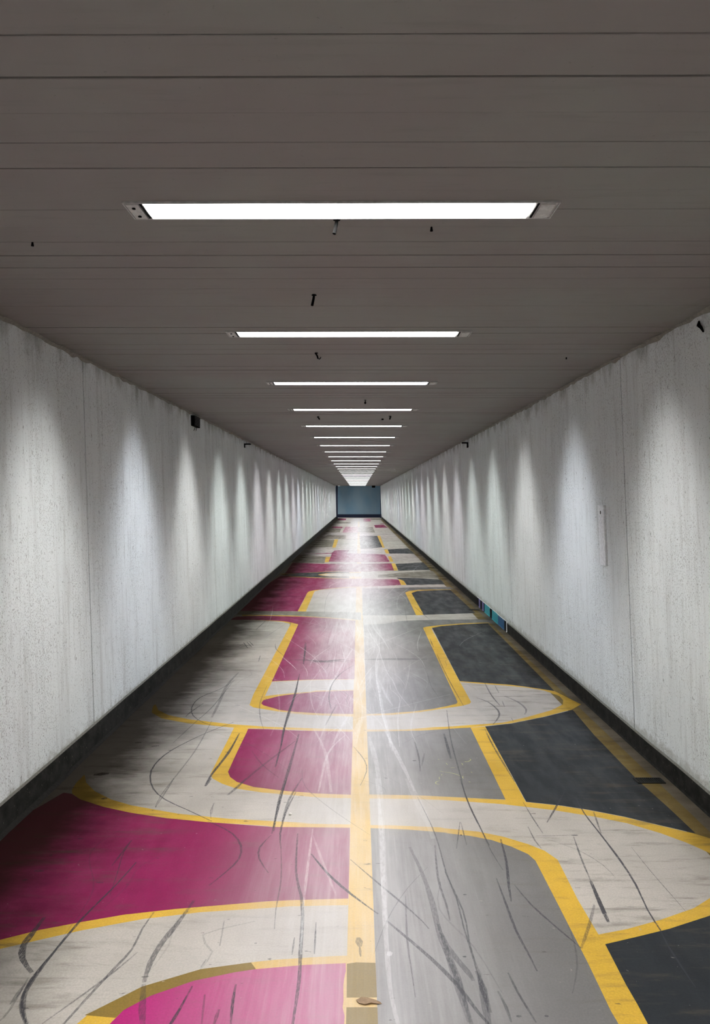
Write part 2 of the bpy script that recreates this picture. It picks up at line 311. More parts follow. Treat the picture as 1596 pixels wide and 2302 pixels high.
('M',[(-1.429,36.938),(-1.423,38.953),(-0.864,38.712),(-0.853,36.794)]),
('N',[(-0.749,32.312),(-0.697,38.713),(-0.03,38.716),(-0.025,32.316)]),
('M',[(0.887,41.03),(1.469,41.491),(1.55,37.399),(0.889,37.396)]),
('T',[(-0.03,38.317),(0.763,38.321),(0.757,32.433),(-0.025,32.429)]),
('M',[(-1.455,49.824),(-1.518,53.561),(-0.918,53.564),(-0.902,50.096)]),
('N',[(0.327,46.819),(0.376,53.882),(0.887,53.884),(0.815,47.058)]),
('T',[(0.868,50.105),(0.892,54.199),(1.583,53.888),(1.645,50.109)]),
('T',[(-1.514,32.592),(-1.472,36.43),(-0.876,36.433),(-0.86,32.312)]),
('T',[(-1.39,43.723),(-1.34,45.885),(-0.51,45.889),(-0.486,43.728)]),
('M',[(1.286,42.535),(1.354,43.532),(1.541,43.533),(1.554,42.342)])]

MARKS = [
(0,0.75,0.012,[(-0.975,3.117),(-1,2.941),(-1.052,2.685),(-1.071,2.506),(-1.085,2.358),(-1.075,2.271),(-1.043,2.205),(-1.008,2.157),(-0.96,2.096)]),
(0,0.5,0.022,[(-1.071,2.506),(-1.081,2.35),(-1.072,2.271),(-1.043,2.205),(-1.008,2.157)]),
(0,0.6,0.03,[(-1.197,2.706),(-1.197,2.602),(-1.196,2.534),(-1.164,2.46),(-1.1,2.391)]),
(0,0.5,0.012,[(-1.06,3.315),(-1.064,3.22),(-1.071,3.088)]),
(0,0.5,0.006,[(-1.056,3.315),(-1.059,3.205),(-1.026,3.02),(-1,2.855)]),
(0,0.45,0.026,[(-0.653,2.821),(-0.68,2.666),(-0.706,2.555),(-0.716,2.445),(-0.708,2.344)]),
(0,0.35,0.03,[(-0.706,2.336),(-0.676,2.221),(-0.648,2.137)]),
(0,0.45,0.012,[(-0.789,2.741),(-0.802,2.634),(-0.802,2.517),(-0.828,2.418),(-0.859,2.303),(-0.896,2.158),(-0.902,2.123)]),
(0,0.4,0.01,[(-0.778,2.499),(-0.822,2.401),(-0.885,2.288),(-0.962,2.158)]),
(0,0.45,0.015,[(-1.096,2.334),(-1.1,2.241)]),
(0,0.3,0.01,[(-1.1,2.366),(-1.089,2.219),(-1.096,2.169)]),
(0,0.6,0.012,[(-0.544,2.328),(-0.558,2.229),(-0.571,2.16),(-0.582,2.124)]),
(0,0.6,0.012,[(-0.403,2.337),(-0.399,2.252),(-0.388,2.16)]),
(0,0.4,0.01,[(-0.495,2.289),(-0.477,2.16)]),
(0,0.5,0.014,[(-0.436,2.222),(-0.439,2.16)]),
(0,0.7,0.011,[(-0.89,5.059),(-1.04,4.818),(-1.183,4.498),(-1.22,4.258),(-1.196,4.079),(-1.128,3.904),(-1.025,3.764),(-0.881,3.643),(-0.725,3.512)]),
(0,0.45,0.012,[(-0.747,3.513),(-0.689,3.469),(-0.6,3.383),(-0.541,3.269),(-0.529,3.148),(-0.567,3.036),(-0.616,2.931)]),
(0,0.4,0.012,[(-1.051,4.045),(-1.048,3.861),(-1.049,3.673)]),
(0,0.7,0.02,[(-0.841,4.046),(-0.847,3.941)]),
(0,0.35,0.025,[(-0.641,4.047),(-0.669,3.93),(-0.704,3.82)]),
(0,0.4,0.006,[(-0.753,3.725),(-0.756,3.636),(-0.735,3.541)]),
(0,0.5,0.01,[(-0.415,3.367),(-0.451,3.254),(-0.44,3.149),(-0.384,3.03)]),
(0,0.35,0.008,[(-0.508,2.688),(-0.495,2.537)]),
(0,0.35,0.008,[(-0.527,2.464),(-0.537,2.42)]),
(0,0.5,0.016,[(-0.408,4.049),(-0.414,3.758),(-0.413,3.384)]),
(0,0.5,0.012,[(-0.34,3.865),(-0.369,3.618),(-0.373,3.384),(-0.353,3.239)]),
(0,0.5,0.016,[(-0.29,3.385),(-0.267,3.037),(-0.231,2.859),(-0.214,2.722),(-0.204,2.492),(-0.197,2.363),(-0.2,2.161),(-0.201,2.12)]),
(0,0.65,0.014,[(-0.213,3.194),(-0.123,3.011),(-0.023,2.86),(0.075,2.734)]),
(0,0.5,0.018,[(0.105,2.691),(0.174,2.589),(0.253,2.468),(0.322,2.341),(0.372,2.212),(0.397,2.164)]),
(0,0.5,0.01,[(-0.036,3.144),(0.06,2.986),(0.175,2.802),(0.238,2.692),(0.261,2.64)]),
(0,0.35,0.028,[(0.234,3.258),(0.273,3.013),(0.292,2.791),(0.295,2.64),(0.31,2.513),(0.331,2.365),(0.336,2.286),(0.343,2.164)]),
(0,0.45,0.012,[(0.351,3.274),(0.334,2.987),(0.345,2.791),(0.345,2.692)]),
(0,0.5,0.008,[(0.314,3.803),(0.363,3.388),(0.374,3.027),(0.391,2.838),(0.391,2.661),(0.398,2.468),(0.403,2.302),(0.403,2.212)]),
(0,0.7,0.009,[(0.576,3.983),(0.576,3.682),(0.589,3.458),(0.601,3.275)]),
(0,0.35,0.025,[(0.299,2.671),(0.314,2.541),(0.369,2.399),(0.38,2.357)]),
(0,0.4,0.025,[(0.399,2.407),(0.406,2.317),(0.408,2.212)]),
(0,0.35,0.008,[(-0.357,3.27),(-0.325,2.984),(-0.321,2.765),(-0.312,2.637)]),
(0,0.5,0.008,[(-0.233,2.587),(-0.233,2.488)]),
(0,0.5,0.008,[(-0.16,2.679),(-0.155,2.493)]),
(0,0.4,0.008,[(0.189,2.861),(0.176,2.579),(0.179,2.406),(0.182,2.278)]),
(0,0.5,0.007,[(0.5,3.511),(0.446,3.243)]),
(0,0.5,0.007,[(0.504,3.511),(0.497,3.275)]),
(0,0.5,0.03,[(-0.001,2.588),(0.005,2.535)]),
(0,0.5,0.01,[(0.004,2.535),(0.007,2.48)]),
(0,0.45,0.008,[(0.576,4.054),(0.576,3.744),(0.591,3.427),(0.6,3.218),(0.62,3.06)]),
(0,0.6,0.014,[(0.665,3.335),(0.649,3.13),(0.618,2.93),(0.605,2.821)]),
(0,0.85,0.011,[(1.156,3.788),(1.143,3.609),(1.149,3.379),(1.153,3.133),(1.145,2.945),(1.121,2.767),(1.116,2.635)]),
(0,0.7,0.009,[(1.116,2.635),(1.105,2.552),(1.101,2.426),(1.1,2.328)]),
(0,0.5,0.01,[(1.196,3.629),(1.155,3.396)]),
(0,0.6,0.012,[(1.119,3.873),(1.022,3.686),(0.927,3.507)]),
(0,0.5,0.01,[(1.014,3.362),(0.987,3.161),(0.968,2.97)]),
(0,0.85,0.022,[(0.968,2.97),(0.953,2.823),(0.941,2.685)]),
(0,0.5,0.004,[(1.248,3.267),(1.25,3.05),(1.26,2.848),(1.264,2.757)]),
(0,0.55,0.012,[(0.579,2.993),(0.58,2.798),(0.582,2.627),(0.595,2.503),(0.603,2.406)]),
(0,0.5,0.01,[(0.644,2.942),(0.678,2.799),(0.747,2.628),(0.79,2.531)]),
(0,0.4,0.016,[(0.926,2.8),(0.864,2.669),(0.789,2.527)]),
(0,0.5,0.008,[(0.864,3.746),(0.869,3.552),(0.878,3.394)]),
(0,0.5,0.008,[(0.823,3.462),(0.822,3.328),(0.833,3.25)]),
(0,0.3,0.01,[(0.84,3.369),(0.918,3.369),(1.039,3.378)]),
(0,0.9,0.012,[(1.008,3.375),(1.038,3.375)]),
(0,0.5,0.01,[(0.503,2.398),(0.515,2.301),(0.541,2.171)]),
(0,0.4,0.012,[(0.452,2.309),(0.463,2.234),(0.466,2.172)]),
(0,0.35,0.028,[(0.405,2.414),(0.401,2.293),(0.395,2.171),(0.39,2.129)]),
(0,0.35,0.005,[(0.873,3.345),(0.995,3.235),(1.063,3.104),(1.081,2.996)]),
(0,0.5,0.008,[(0.369,3.045),(0.404,2.753),(0.398,2.548),(0.405,2.414)]),
(0,0.3,0.03,[(0.306,2.529),(0.326,2.332),(0.339,2.171)]),
(0,0.6,0.01,[(-1.081,6.231),(-1.155,5.932),(-1.267,5.683),(-1.27,5.411),(-1.209,5.204),(-1.102,5.05),(-1.004,4.977)]),
(0,0.35,0.03,[(-1.097,6.499),(-1.119,6.037),(-1.084,5.5),(-1.067,5.166)]),
(0,0.6,0.01,[(-1.205,5.522),(-1.253,5.285),(-1.26,5.184)]),
(0,0.45,0.009,[(-1.091,6.203),(-1.103,5.732),(-1.121,5.369),(-1.162,5.05),(-1.208,4.636)]),
(0,0.35,0.011,[(-1.051,5.088),(-1.032,4.484),(-1.061,3.827),(-1.045,3.662)]),
(0,0.75,0.02,[(-0.808,4.819),(-0.815,4.456),(-0.848,4.106),(-0.85,3.939)]),
(0,0.4,0.006,[(-0.76,3.724),(-0.741,3.586)]),
(0,0.5,0.02,[(-0.587,7.852),(-0.526,6.828)]),
(0,0.55,0.018,[(-0.532,6.321),(-0.514,5.783),(-0.52,5.168),(-0.498,4.577)]),
(0,0.6,0.01,[(-0.909,7.761),(-0.87,7.504),(-0.757,7.188)]),
(0,0.35,0.01,[(-0.778,6.039),(-0.767,5.546),(-0.714,5.167),(-0.655,4.907)]),
(0,0.3,0.01,[(-0.673,4.486),(-0.579,4.261),(-0.456,4.059)]),
(0,0.35,0.018,[(-0.415,4.672),(-0.575,4.235),(-0.7,3.829)]),
(0,0.4,0.01,[(-0.501,4.457),(-0.491,4.235)]),
(0,0.5,0.02,[(-0.404,4.804),(-0.409,4.262),(-0.419,3.725),(-0.407,3.408)]),
(0,0.5,0.014,[(-0.57,7.807),(-0.532,6.828)]),
(0,0.5,0.018,[(-0.534,6.45),(-0.514,5.495),(-0.516,4.901),(-0.499,4.572),(-0.494,4.218)]),
(0,0.5,0.014,[(-0.05,6.774),(-0.15,6.504),(-0.225,6.114),(-0.237,5.688),(-0.208,5.388)]),
(0,0.4,0.014,[(-0.17,5.497),(-0.232,4.993)]),
(0,0.4,0.016,[(-0.323,4.051),(-0.367,3.77),(-0.377,3.511)]),
(0,0.55,0.02,[(0.578,4.82),(0.565,4.358)]),
(0,0.5,0.01,[(0.663,5.357),(0.61,4.709),(0.588,4.159),(0.573,3.793),(0.584,3.501)]),
(0,0.5,0.012,[(0.367,4.655),(0.371,4.38),(0.36,4.158)]),
(0,0.4,0.012,[(0.412,4.452),(0.376,4.244)]),
(0,0.3,0.006,[(0.292,4.628),(0.415,4.791),(0.565,4.878),(0.824,4.998)]),
(0,0.45,0.01,[(-0.034,4.574),(0.036,4.332),(0.047,4.156),(0.01,3.955)]),
(0,0.3,0.008,[(0.627,6.508),(0.616,6.028),(0.651,5.614)]),
(0,0.5,0.03,[(-0.628,7.003),(-0.489,6.98),(-0.35,6.933),(-0.217,7.017),(-0.079,6.976)]),
(0,0.5,0.06,[(-0.446,6.945),(-0.282,6.945),(-0.175,7.006)]),
(0,0.35,0.09,[(0.058,7.019),(0.334,7.038),(0.678,7.04)]),
(0,0.6,0.02,[(-0.695,6.991),(-0.559,7.004),(-0.352,6.969),(-0.051,6.917)]),
(0,0.3,0.05,[(-0.484,6.915),(-0.212,6.887)]),
(0,0.5,0.012,[(0.799,7.259),(0.792,6.722),(0.793,6.119),(0.805,5.465)]),
(0,0.5,0.015,[(0.807,8.045),(0.799,7.596)]),
(0,0.55,0.016,[(0.941,5.686),(1.013,5.571),(1.048,5.354),(1.022,5.192),(0.948,5.021)]),
(0,0.45,0.022,[(1.176,5.735),(1.246,5.573),(1.265,5.377),(1.224,5.253)]),
(0,0.55,0.014,[(1.088,6.145),(1.074,5.759),(1.086,5.483)]),
(0,0.6,0.01,[(1.159,6.064),(1.148,5.832)]),
(0,0.6,0.008,[(1.128,5.595),(1.115,5.44)]),
(0,0.6,0.008,[(1.109,5.173),(1.104,5.085)]),
(0,0.55,0.012,[(0.866,4.827),(0.867,4.48),(0.878,4.01)]),
(0,0.5,0.008,[(0.873,4.931),(0.868,4.6)]),
(0,0.8,0.012,[(-1.328,7.759),(-1.144,7.629)]),
(0,0.8,0.012,[(-1.263,7.586),(-1.139,7.716)]),
(0,0.8,0.012,[(-1.27,7.849),(-1.176,7.544)]),
(0,0.8,0.012,[(-1.236,7.867),(-1.138,7.587)]),
(0,0.8,0.012,[(-1.286,7.671),(-1.244,7.804)]),
(0,0.8,0.012,[(-1.212,7.895),(-1.133,7.672)]),
(0,0.8,0.012,[(-1.252,7.629),(-1.152,7.561)]),
(0,0.5,0.006,[(-1.203,9.172),(-1.238,8.593)]),
(0,0.5,0.006,[(-0.926,8.992),(-1.067,8.131)]),
(0,0.7,0.01,[(-0.993,7.186),(-0.974,6.93)]),
(0,0.85,0.05,[(-1.527,4.097),(-1.487,4.107),(-1.447,4.118)]),
(0,0.7,0.03,[(-1.365,3.77),(-1.337,3.779)]),
(0,0.7,0.02,[(-1.33,4.567),(-1.285,4.579)]),
(0,0.7,0.025,[(-1.457,4.629),(-1.418,4.641)]),
(0,0.5,0.02,[(-1.204,4.498),(-1.176,4.492)]),
(0,0.7,0.015,[(-0.949,5.47),(-0.911,5.47)]),
(0,0.6,0.02,[(-1.385,5.673),(-1.332,5.673)]),
(0,0.7,0.006,[(-1.54,6.497),(-1.484,6.485)]),
(0,0.6,0.02,[(-1.389,3.042),(-1.348,3.041)]),
(0,0.5,0.02,[(-1.316,3.33),(-1.293,3.33)]),
(0,0.5,0.015,[(-1.094,2.954),(-1.059,2.951)]),
(0,0.5,0.02,[(-1.408,2.968),(-1.384,2.97)]),
(0,0.6,0.008,[(-1.37,3.77),(-1.339,3.774)]),
(0,0.7,0.02,[(0.328,4.327),(0.351,4.327)]),
(0,0.6,0.006,[(-0.394,3.733),(-0.376,3.733)]),
(0,0.6,0.01,[(-0.317,3.815),(-0.295,3.813)]),
(0,0.6,0.006,[(0.074,3.111),(0.103,3.111)]),
(0,0.6,0.01,[(0.422,2.869),(0.435,2.869)]),
(0,0.6,0.01,[(0.362,2.481),(0.373,2.481)]),
(0,0.5,0.01,[(-0.374,2.552),(-0.365,2.552)]),
(0,0.7,0.012,[(0.486,2.197),(0.502,2.197)]),
(0,0.6,0.012,[(0.574,2.198),(0.586,2.199)]),
(0,0.5,0.01,[(0.364,2.481),(0.376,2.481)]),
(0,0.5,0.008,[(0.421,2.868),(0.434,2.868)]),
(0,0.5,0.006,[(-0.49,12.108),(-0.509,11.074),(-0.466,9.694)]),
(0,0.4,0.005,[(-0.467,12.365),(-0.498,11.511)]),
(0,0.5,0.01,[(-1.205,9.194),(-1.241,8.616)]),
(0,0.5,0.01,[(-0.873,9.159),(-0.852,8.813)]),
(0,0.6,0.012,[(0.813,10.434),(0.93,9.334)]),
(0,0.4,0.01,[(0.667,10.288),(0.623,9.101)]),
(0,0.5,0.09,[(-1.465,22.11),(-0.897,22.192),(-0.325,22.302),(-0.056,22.411)]),
(0,0.45,0.12,[(0.611,30.716),(1.137,30.617),(1.548,30.419)]),
(0,0.3,0.2,[(-0.49,27.201),(-0.068,27.203)]),
(0,0.3,0.1,[(-1.452,31.865),(-0.736,31.76)]),
(0,0.25,0.35,[(-0.411,32.035),(0.622,31.232)]),
(0,0.25,0.3,[(-1.451,48.27),(0.128,47.781)]),
(0,0.3,0.3,[(0.961,48.282),(1.577,48.036)]),
(1,0.45,0.012,[(-0.034,9.565),(0.021,8.997),(0.03,8.545),(-0.019,7.901)]),
(1,0.5,0.012,[(0.11,9.368),(0.112,8.654),(0.161,8.089),(0.207,7.679),(0.218,7.428),(0.171,6.936),(0.156,6.324),(0.167,5.938),(0.169,5.551),(0.177,5.192),(0.195,4.876),(0.203,4.556)]),
(1,0.35,0.025,[(0.188,6.972),(0.163,6.324),(0.171,5.938),(0.176,5.551),(0.183,5.192),(0.205,4.841),(0.216,4.49)]),
(1,0.5,0.02,[(0.155,9.434),(0.193,8.655),(0.274,8.042),(0.317,7.51)]),
(1,0.45,0.01,[(0.279,8.823),(0.242,8.236),(0.218,7.428),(0.236,6.936),(0.26,6.506),(0.299,6.209),(0.327,5.812),(0.394,5.42)]),
(1,0.3,0.05,[(-0.27,9.177),(-0.291,8.544),(-0.318,7.72)]),
(1,0.5,0.01,[(-0.248,9.177),(-0.144,8.136)]),
(1,0.45,0.008,[(-0.441,9.366),(-0.394,8.82),(-0.448,8.283)]),
(1,0.45,0.01,[(-0.121,9.367),(-0.132,8.937),(-0.068,8.235)]),
(1,0.5,0.008,[(0.161,6.866),(0.068,6.413),(-0.007,5.912)]),
(1,0.35,0.02,[(-0.062,7.508),(-0.153,6.83),(-0.214,6.264),(-0.272,5.785),(-0.289,5.46)]),
(1,0.45,0.008,[(0.271,6.071),(0.271,5.913),(0.327,5.691),(0.302,5.355),(0.279,5.057),(0.263,4.566)]),
(1,0.35,0.02,[(0.182,6.209),(0.222,5.738),(0.263,5.463)]),
(1,0.35,0.02,[(-0.068,5.25),(-0.132,4.874),(-0.163,4.61)]),
(1,0.3,0.05,[(0.03,5.191),(-0.017,4.84),(-0.022,4.555)]),
(1,0.3,0.02,[(-0.305,4.903),(-0.207,4.449),(-0.149,3.861)]),
(1,0.35,0.015,[(-0.217,3.86),(-0.19,4.449),(-0.091,4.789)]),
(1,0.3,0.03,[(0.068,4.762),(0.104,4.333),(0.122,3.844)]),
(1,0.4,0.025,[(0.184,4.876),(0.231,4.5),(0.277,4.136),(0.306,3.881)]),
(1,0.35,0.012,[(-0.221,3.436),(-0.218,2.859),(-0.202,2.492)]),
(1,0.25,0.012,[(-0.217,3.368),(-0.157,3.121),(-0.09,2.859)]),
(1,0.35,0.022,[(0.101,4.051),(0.11,3.438),(0.101,2.86),(0.1,2.494),(0.105,2.285),(0.12,2.163)]),
(1,0.25,0.03,[(0.12,4.051),(0.107,3.123),(0.103,2.639)]),
(1,0.2,0.04,[(0.272,4.052),(0.328,3.622),(0.35,3.338)]),
(1,0.7,0.03,[(0.1,2.498),(0.118,2.494)]),
(1,0.5,0.01,[(-0.325,15.28),(-0.124,13.832),(-0.149,12.773)]),
(1,0.5,0.012,[(0.265,15.485),(0.388,13.835)]),
(1,0.5,0.01,[(-0.182,15.258),(-0.066,14.272),(-0.079,12.935)]),
(1,0.5,0.01,[(0.196,19.944),(0.339,18.293)]),
(1,0.3,0.03,[(-0.094,12.367),(-0.119,11.513),(-0.035,10.116)]),
(1,0.3,0.04,[(0.21,9.311),(0.221,8.753),(0.275,8.2)]),
(2,0.75,0.004,[(0.677,4.36),(0.685,4.344),(0.666,4.316),(0.651,4.311),(0.638,4.313)]),
(2,0.75,0.004,[(0.62,4.289),(0.624,4.259)]),
(2,0.75,0.004,[(0.526,4.291),(0.533,4.259)]),
(2,0.75,0.004,[(0.473,4.165),(0.493,4.152)]),
(2,0.75,0.004,[(0.493,4.152),(0.534,4.137),(0.564,4.115),(0.583,4.091)]),
(2,0.75,0.004,[(0.481,4.117),(0.479,4.097)]),
(2,0.75,0.004,[(0.462,4.078),(0.459,4.039)]),
(2,0.75,0.004,[(0.601,4.093),(0.595,4.069),(0.597,4.049)]),
(2,0.75,0.004,[(0.46,4.02),(0.436,4.006),(0.433,3.978),(0.451,3.968)]),
(2,0.75,0.004,[(0.655,4.153),(0.661,4.141)]),
(2,0.75,0.004,[(0.619,4.011),(0.629,4.002)]),
(2,0.75,0.004,[(0.486,4.354),(0.493,4.343)]),
(2,0.75,0.004,[(0.544,4.214),(0.57,4.217)]),
(2,0.75,0.004,[(0.643,4.308),(0.651,4.308)]),
(1,0.3,0.015,[(1.198,8.249),(1.259,8.225)]),
(1,0.3,0.015,[(1.286,8.292),(1.321,8.209)]),
(1,0.3,0.015,[(1.356,8.225),(1.449,8.209)]),
(1,0.3,0.015,[(1.165,6.906),(1.19,6.894)])]

# ------------------------------------------------------------------ floor, one mesh cut along the painted shapes and marks
def spline(pts, seg):
    out = []
    n = len(pts)
    for i in range(n-1):
        p0 = Vector(pts[max(i-1, 0)]); p1 = Vector(pts[i]); p2 = Vector(pts[i+1]); p3 = Vector(pts[min(i+2, n-1)])
        L = (p2-p1).length
        k = max(2, min(10, int(L/seg)+1))
        for j in range(k):
            t = j/k
            out.append(.5*((2*p1)+(p2-p0)*t+(2*p0-5*p1+4*p2-p3)*t*t+(3*p1-p0-3*p2+p3)*t**3))
    out.append(Vector(pts[-1])); return out
def make_floor():
    rnd = random.Random(7)
    verts, faces, info = [], [], []
    def add(poly, inf):
        ar = sum(p[0]*q[1]-q[0]*p[1] for p, q in zip(poly, list(poly[1:])+[poly[0]]))
        if ar < 0: poly = list(poly)[::-1]
        b = len(verts); verts.extend(Vector((p[0], p[1])) for p in poly)
        faces.append(list(range(b, b+len(poly)))); info.append(inf)
    FX0, FX1 = -1.80, 1.80
    add([(FX0, Y0), (FX1, Y0), (FX1, Y1), (FX0, Y1)], ('P', 0))
    for code, poly in PAINT:
        q = []
        for p in poly:
            p = (min(max(p[0], FX0), FX1), min(max(p[1], Y0), Y1))
            if not q or (abs(p[0]-q[-1][0])+abs(p[1]-q[-1][1])) > .0005: q.append(p)
        if len(q) > 2: add(q, ('P', PORDER.index(code)))
    marks = list(MARKS)
    # pale scuffs where wheels slide along the middle of the passage
    for i in range(330):
        y = 4.6 + 40*rnd.random()**1.35
        x = rnd.gauss(.0, .33)
        L = rnd.uniform(.25, 1.5) * (1 + y*.03)
        a = rnd.gauss(0, .2); cv = rnd.gauss(0, .45)
        pts = []
        for j in range(5):
            t = j/4; pts.append((x + a*L*t + cv*L*t*t*(1-t*.4), y + L*t))
        marks.append((1, rnd.uniform(.2, .62) * (1 if y > 6 else .5), rnd.uniform(.003, .009)*(1 + y*.07), pts))
    for i in range(60):      # faint rubber marks between the traced ones
        y = 2.2 + 20*rnd.random()**1.5; x = rnd.uniform(-1.1, 1.2); L = rnd.uniform(.2, .9); a = rnd.gauss(0, .3)
        pts = [(x + a*L*t + rnd.gauss(0, .1)*t*t, y + L*t) for t in (0, .35, .7, 1)]
        marks.append((0, rnd.uniform(.1, .3), rnd.uniform(.004, .012), pts))
    for kind, s, wd, pts in marks:
        sp = spline(pts, .06 + .01*pts[0][1])
        n = len(sp); L, R = [], []
        for i, p in enumerate(sp):
            d = (sp[min(i+1, n-1)] - sp[max(i-1, 0)])
            if d.length < 1e-6: d = Vector((0, 1))
            d.normalize(); nn = Vector((-d.y, d.x))
            t = i/(n-1)
            ww = wd*(.42 if kind == 0 else .5)*(.35 + .65*math.sin(math.pi*min(max(t*1.0, .12), .88)))*rnd.uniform(.85, 1.15)
            L.append(p+nn*ww); R.append(p-nn*ww)
        for i in range(n-1):
            add([L[i], R[i], R[i+1], L[i+1]], ('M', kind, s*(.75 if i in (0, n-2) else 1)))
    vs, es, fs, ov, oe, of = delaunay_2d_cdt(verts, [], faces, 1, 1e-5)
    me = bpy.data.meshes.new('floor')
    keep = [(f, o) for f, o in zip(fs, of) if o]
    me.from_pydata([(v.x, v.y, 0) for v in vs], [], [list(f) for f, o in keep])
    ca = me.color_attributes.new('marks', 'FLOAT_COLOR', 'CORNER')
    li = 0
    for p, (f, o) in zip(me.polygons, keep):
        base = 0; bi = -1; acc = [1., 1., 1.]; seen = set()
        for i in o:
            inf = info[i]
            if inf[0] == 'P':
                if i > bi: bi = i; base = inf[1]
            else:
                acc[inf[1]] *= 1-inf[2]
        p.material_index = base
        for l in p.loop_indices: ca.data[l].color = (1-acc[0], 1-acc[1], 1-acc[2], 1)
    if me.polygons[0].normal.z < 0: me.flip_normals()
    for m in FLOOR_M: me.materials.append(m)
    o = link('floor', me); tag(o, 'painted concrete floor of the underpass in magenta, grey, slate and beige shapes outlined in yellow', 'floor', kind='structure')
    print('floor faces', len(me.polygons))
    return o
make_floor()

# ------------------------------------------------------------------ walls
def make_wall(side):
    f = xl if side == 'left' else xr
    sgn = -1 if side == 'left' else 1
    joints = [-2.6, 4.56, 8.16, 11.76, 15.4, 19.0, 22.6, 26.2, 29.8, 33.4, 37.0, 40.6, 44.2, 47.8, 51.4] if side == 'right' else \
             [-2.4, 4.58, 11.3, 14.9, 18.5, 22.1, 25.7, 29.3, 32.9, 36.5, 40.1, 43.7, 47.3, 50.9]
    prof = [(Y0, 0)]
    for j in joints: prof += [(j-.007, 0), (j-.005, .016), (j+.005, .016), (j+.007, 0)]
    prof += [(Y1, 0)]
    bm = bmesh.new()
    rows = []
    for z in (0, .12, H+.02):
        rows.append([bm.verts.new((f(z)+sgn*d, y, z)) for y, d in prof])
    for a, b in zip(rows, rows[1:]):
        for i in range(len(prof)-1): bm.faces.new((a[i], a[i+1], b[i+1], b[i]))
    # outer skin so that the wall has its thickness
    o0 = [bm.verts.new((f(z)+sgn*.15, y, z)) for z in (0, H+.02) for y in (Y0, Y1)]
    bm.faces.new((o0[0], o0[1], o0[3], o0[2]))
    bm.faces.new((rows[0][-1], rows[1][-1], rows[2][-1], o0[3], o0[1]))
    bm.faces.new((rows[0][0], rows[1][0], rows[2][0], o0[2], o0[0]))
    o = obj('wall_'+side, bm, M_wall)
    tag(o, 'pitted pale concrete wall on the %s side of the passage' % side, 'wall', kind='structure')
make_wall('left'); make_wall('right')

# kerb-like skirtings
def kerb(side, h, mats, segs):
    f = xl if side == 'left' else xr
    s = 1 if side == 'left' else -1
    bm = bmesh.new()
    rnd = random.Random(3 if side == 'left' else 4)
    prof_n = None
    cuts = []
    y = Y0
    while y < Y1: cuts.append(y); y += .35 + .02*max(0, y)
    cuts.append(Y1)
    for a, b, mi in segs: cuts += [a, b]
    cuts = sorted(set(cuts)); rings = []
    for y in cuts:
        j = rnd.uniform(-.003, .003); k = rnd.uniform(-.003, .003)
        P = [(f(0)-s*.02, 0), (f(0)+s*(.018+k), 0), (f(0)+s*(.013+k), .012), (f(h)+s*.010, h-.012+j), (f(h)+s*.007, h-.003+j), (f(h)-s*.02, h+j)]
        rings.append([bm.verts.new((x, y, z)) for x, z in P])
    for ri, (a, b) in enumerate(zip(rings, rings[1:])):
        ym = (cuts[ri]+cuts[ri+1])/2; mi = 0
        for s0, s1, m in segs:
            if s0 < ym < s1: mi = m
        for i in range(5):
            q = bm.faces.new((a[i], a[i+1], b[i+1], b[i]))
            q.material_index = mi if mi else (1 if i >= 3 else 0)
            if mi and i == 4: q.material_index = 6
    bm.faces.new(rings[0]); bm.faces.new(rings[-1])
    return obj('baseboard_'+side, bm, mats)
o = kerb('left', .148, [M_kerb, M_kerb_top], [])
tag(o, 'charcoal painted kerb along the foot of the left wall', 'baseboard', kind='structure')
def flatp(n, c): return flat_mat(n, c, .55)
kerb_mats = [M_kerb, M_kerb_top, flatp('spray_black', (.006, .006, .008)), flatp('spray_violet', (.13, .11, .28)), flatp('spray_teal', (.02, .26, .32)), flatp('spray_blue', (.01, .08, .20)), flatp('spray_white', (.65, .66, .66))]
SEG = [(10.42, 10.60, 2), (10.27, 10.42, 3), (10.13, 10.27, 2), (9.99, 10.13, 3), (9.92, 9.99, 2), (9.53, 9.92, 4), (9.37, 9.53, 2), (8.97, 9.37, 4), (8.59, 8.97, 5), (8.47, 8.59, 2), (8.43, 8.47, 6)]
o = kerb('right', .125, kerb_mats, SEG)
tag(o, 'charcoal kerb along the foot of the right wall with a stretch sprayed black, violet, teal and blue', 'baseboard', kind='structure')
# thin cove of mortar between the left kerb and the floor
bm = bmesh.new(); rnd = random.Random(9); y = Y0; rings = []
while y < Y1+.2:
    k = rnd.uniform(-.003, .004)
    x = xl(0)
    rings.append([bm.verts.new(p) for p in ((x, y, .02), (x+.024+k, y, .010), (x+.030+k, y, .006), (x+.034+k, y, .0005), (x, y, .0005))])
    y += .22 + .02*max(0, y)
for a, b in zip(rings, rings[1:]):
    for i in range(4): bm.faces.new((a[i], a[i+1], b[i+1], b[i]))
o = obj('trim_1', bm, flat_mat('dirty_mortar', (.019, .018, .017), .9)); tag(o, 'grimy mortar cove between floor and left kerb', 'trim', kind='structure')

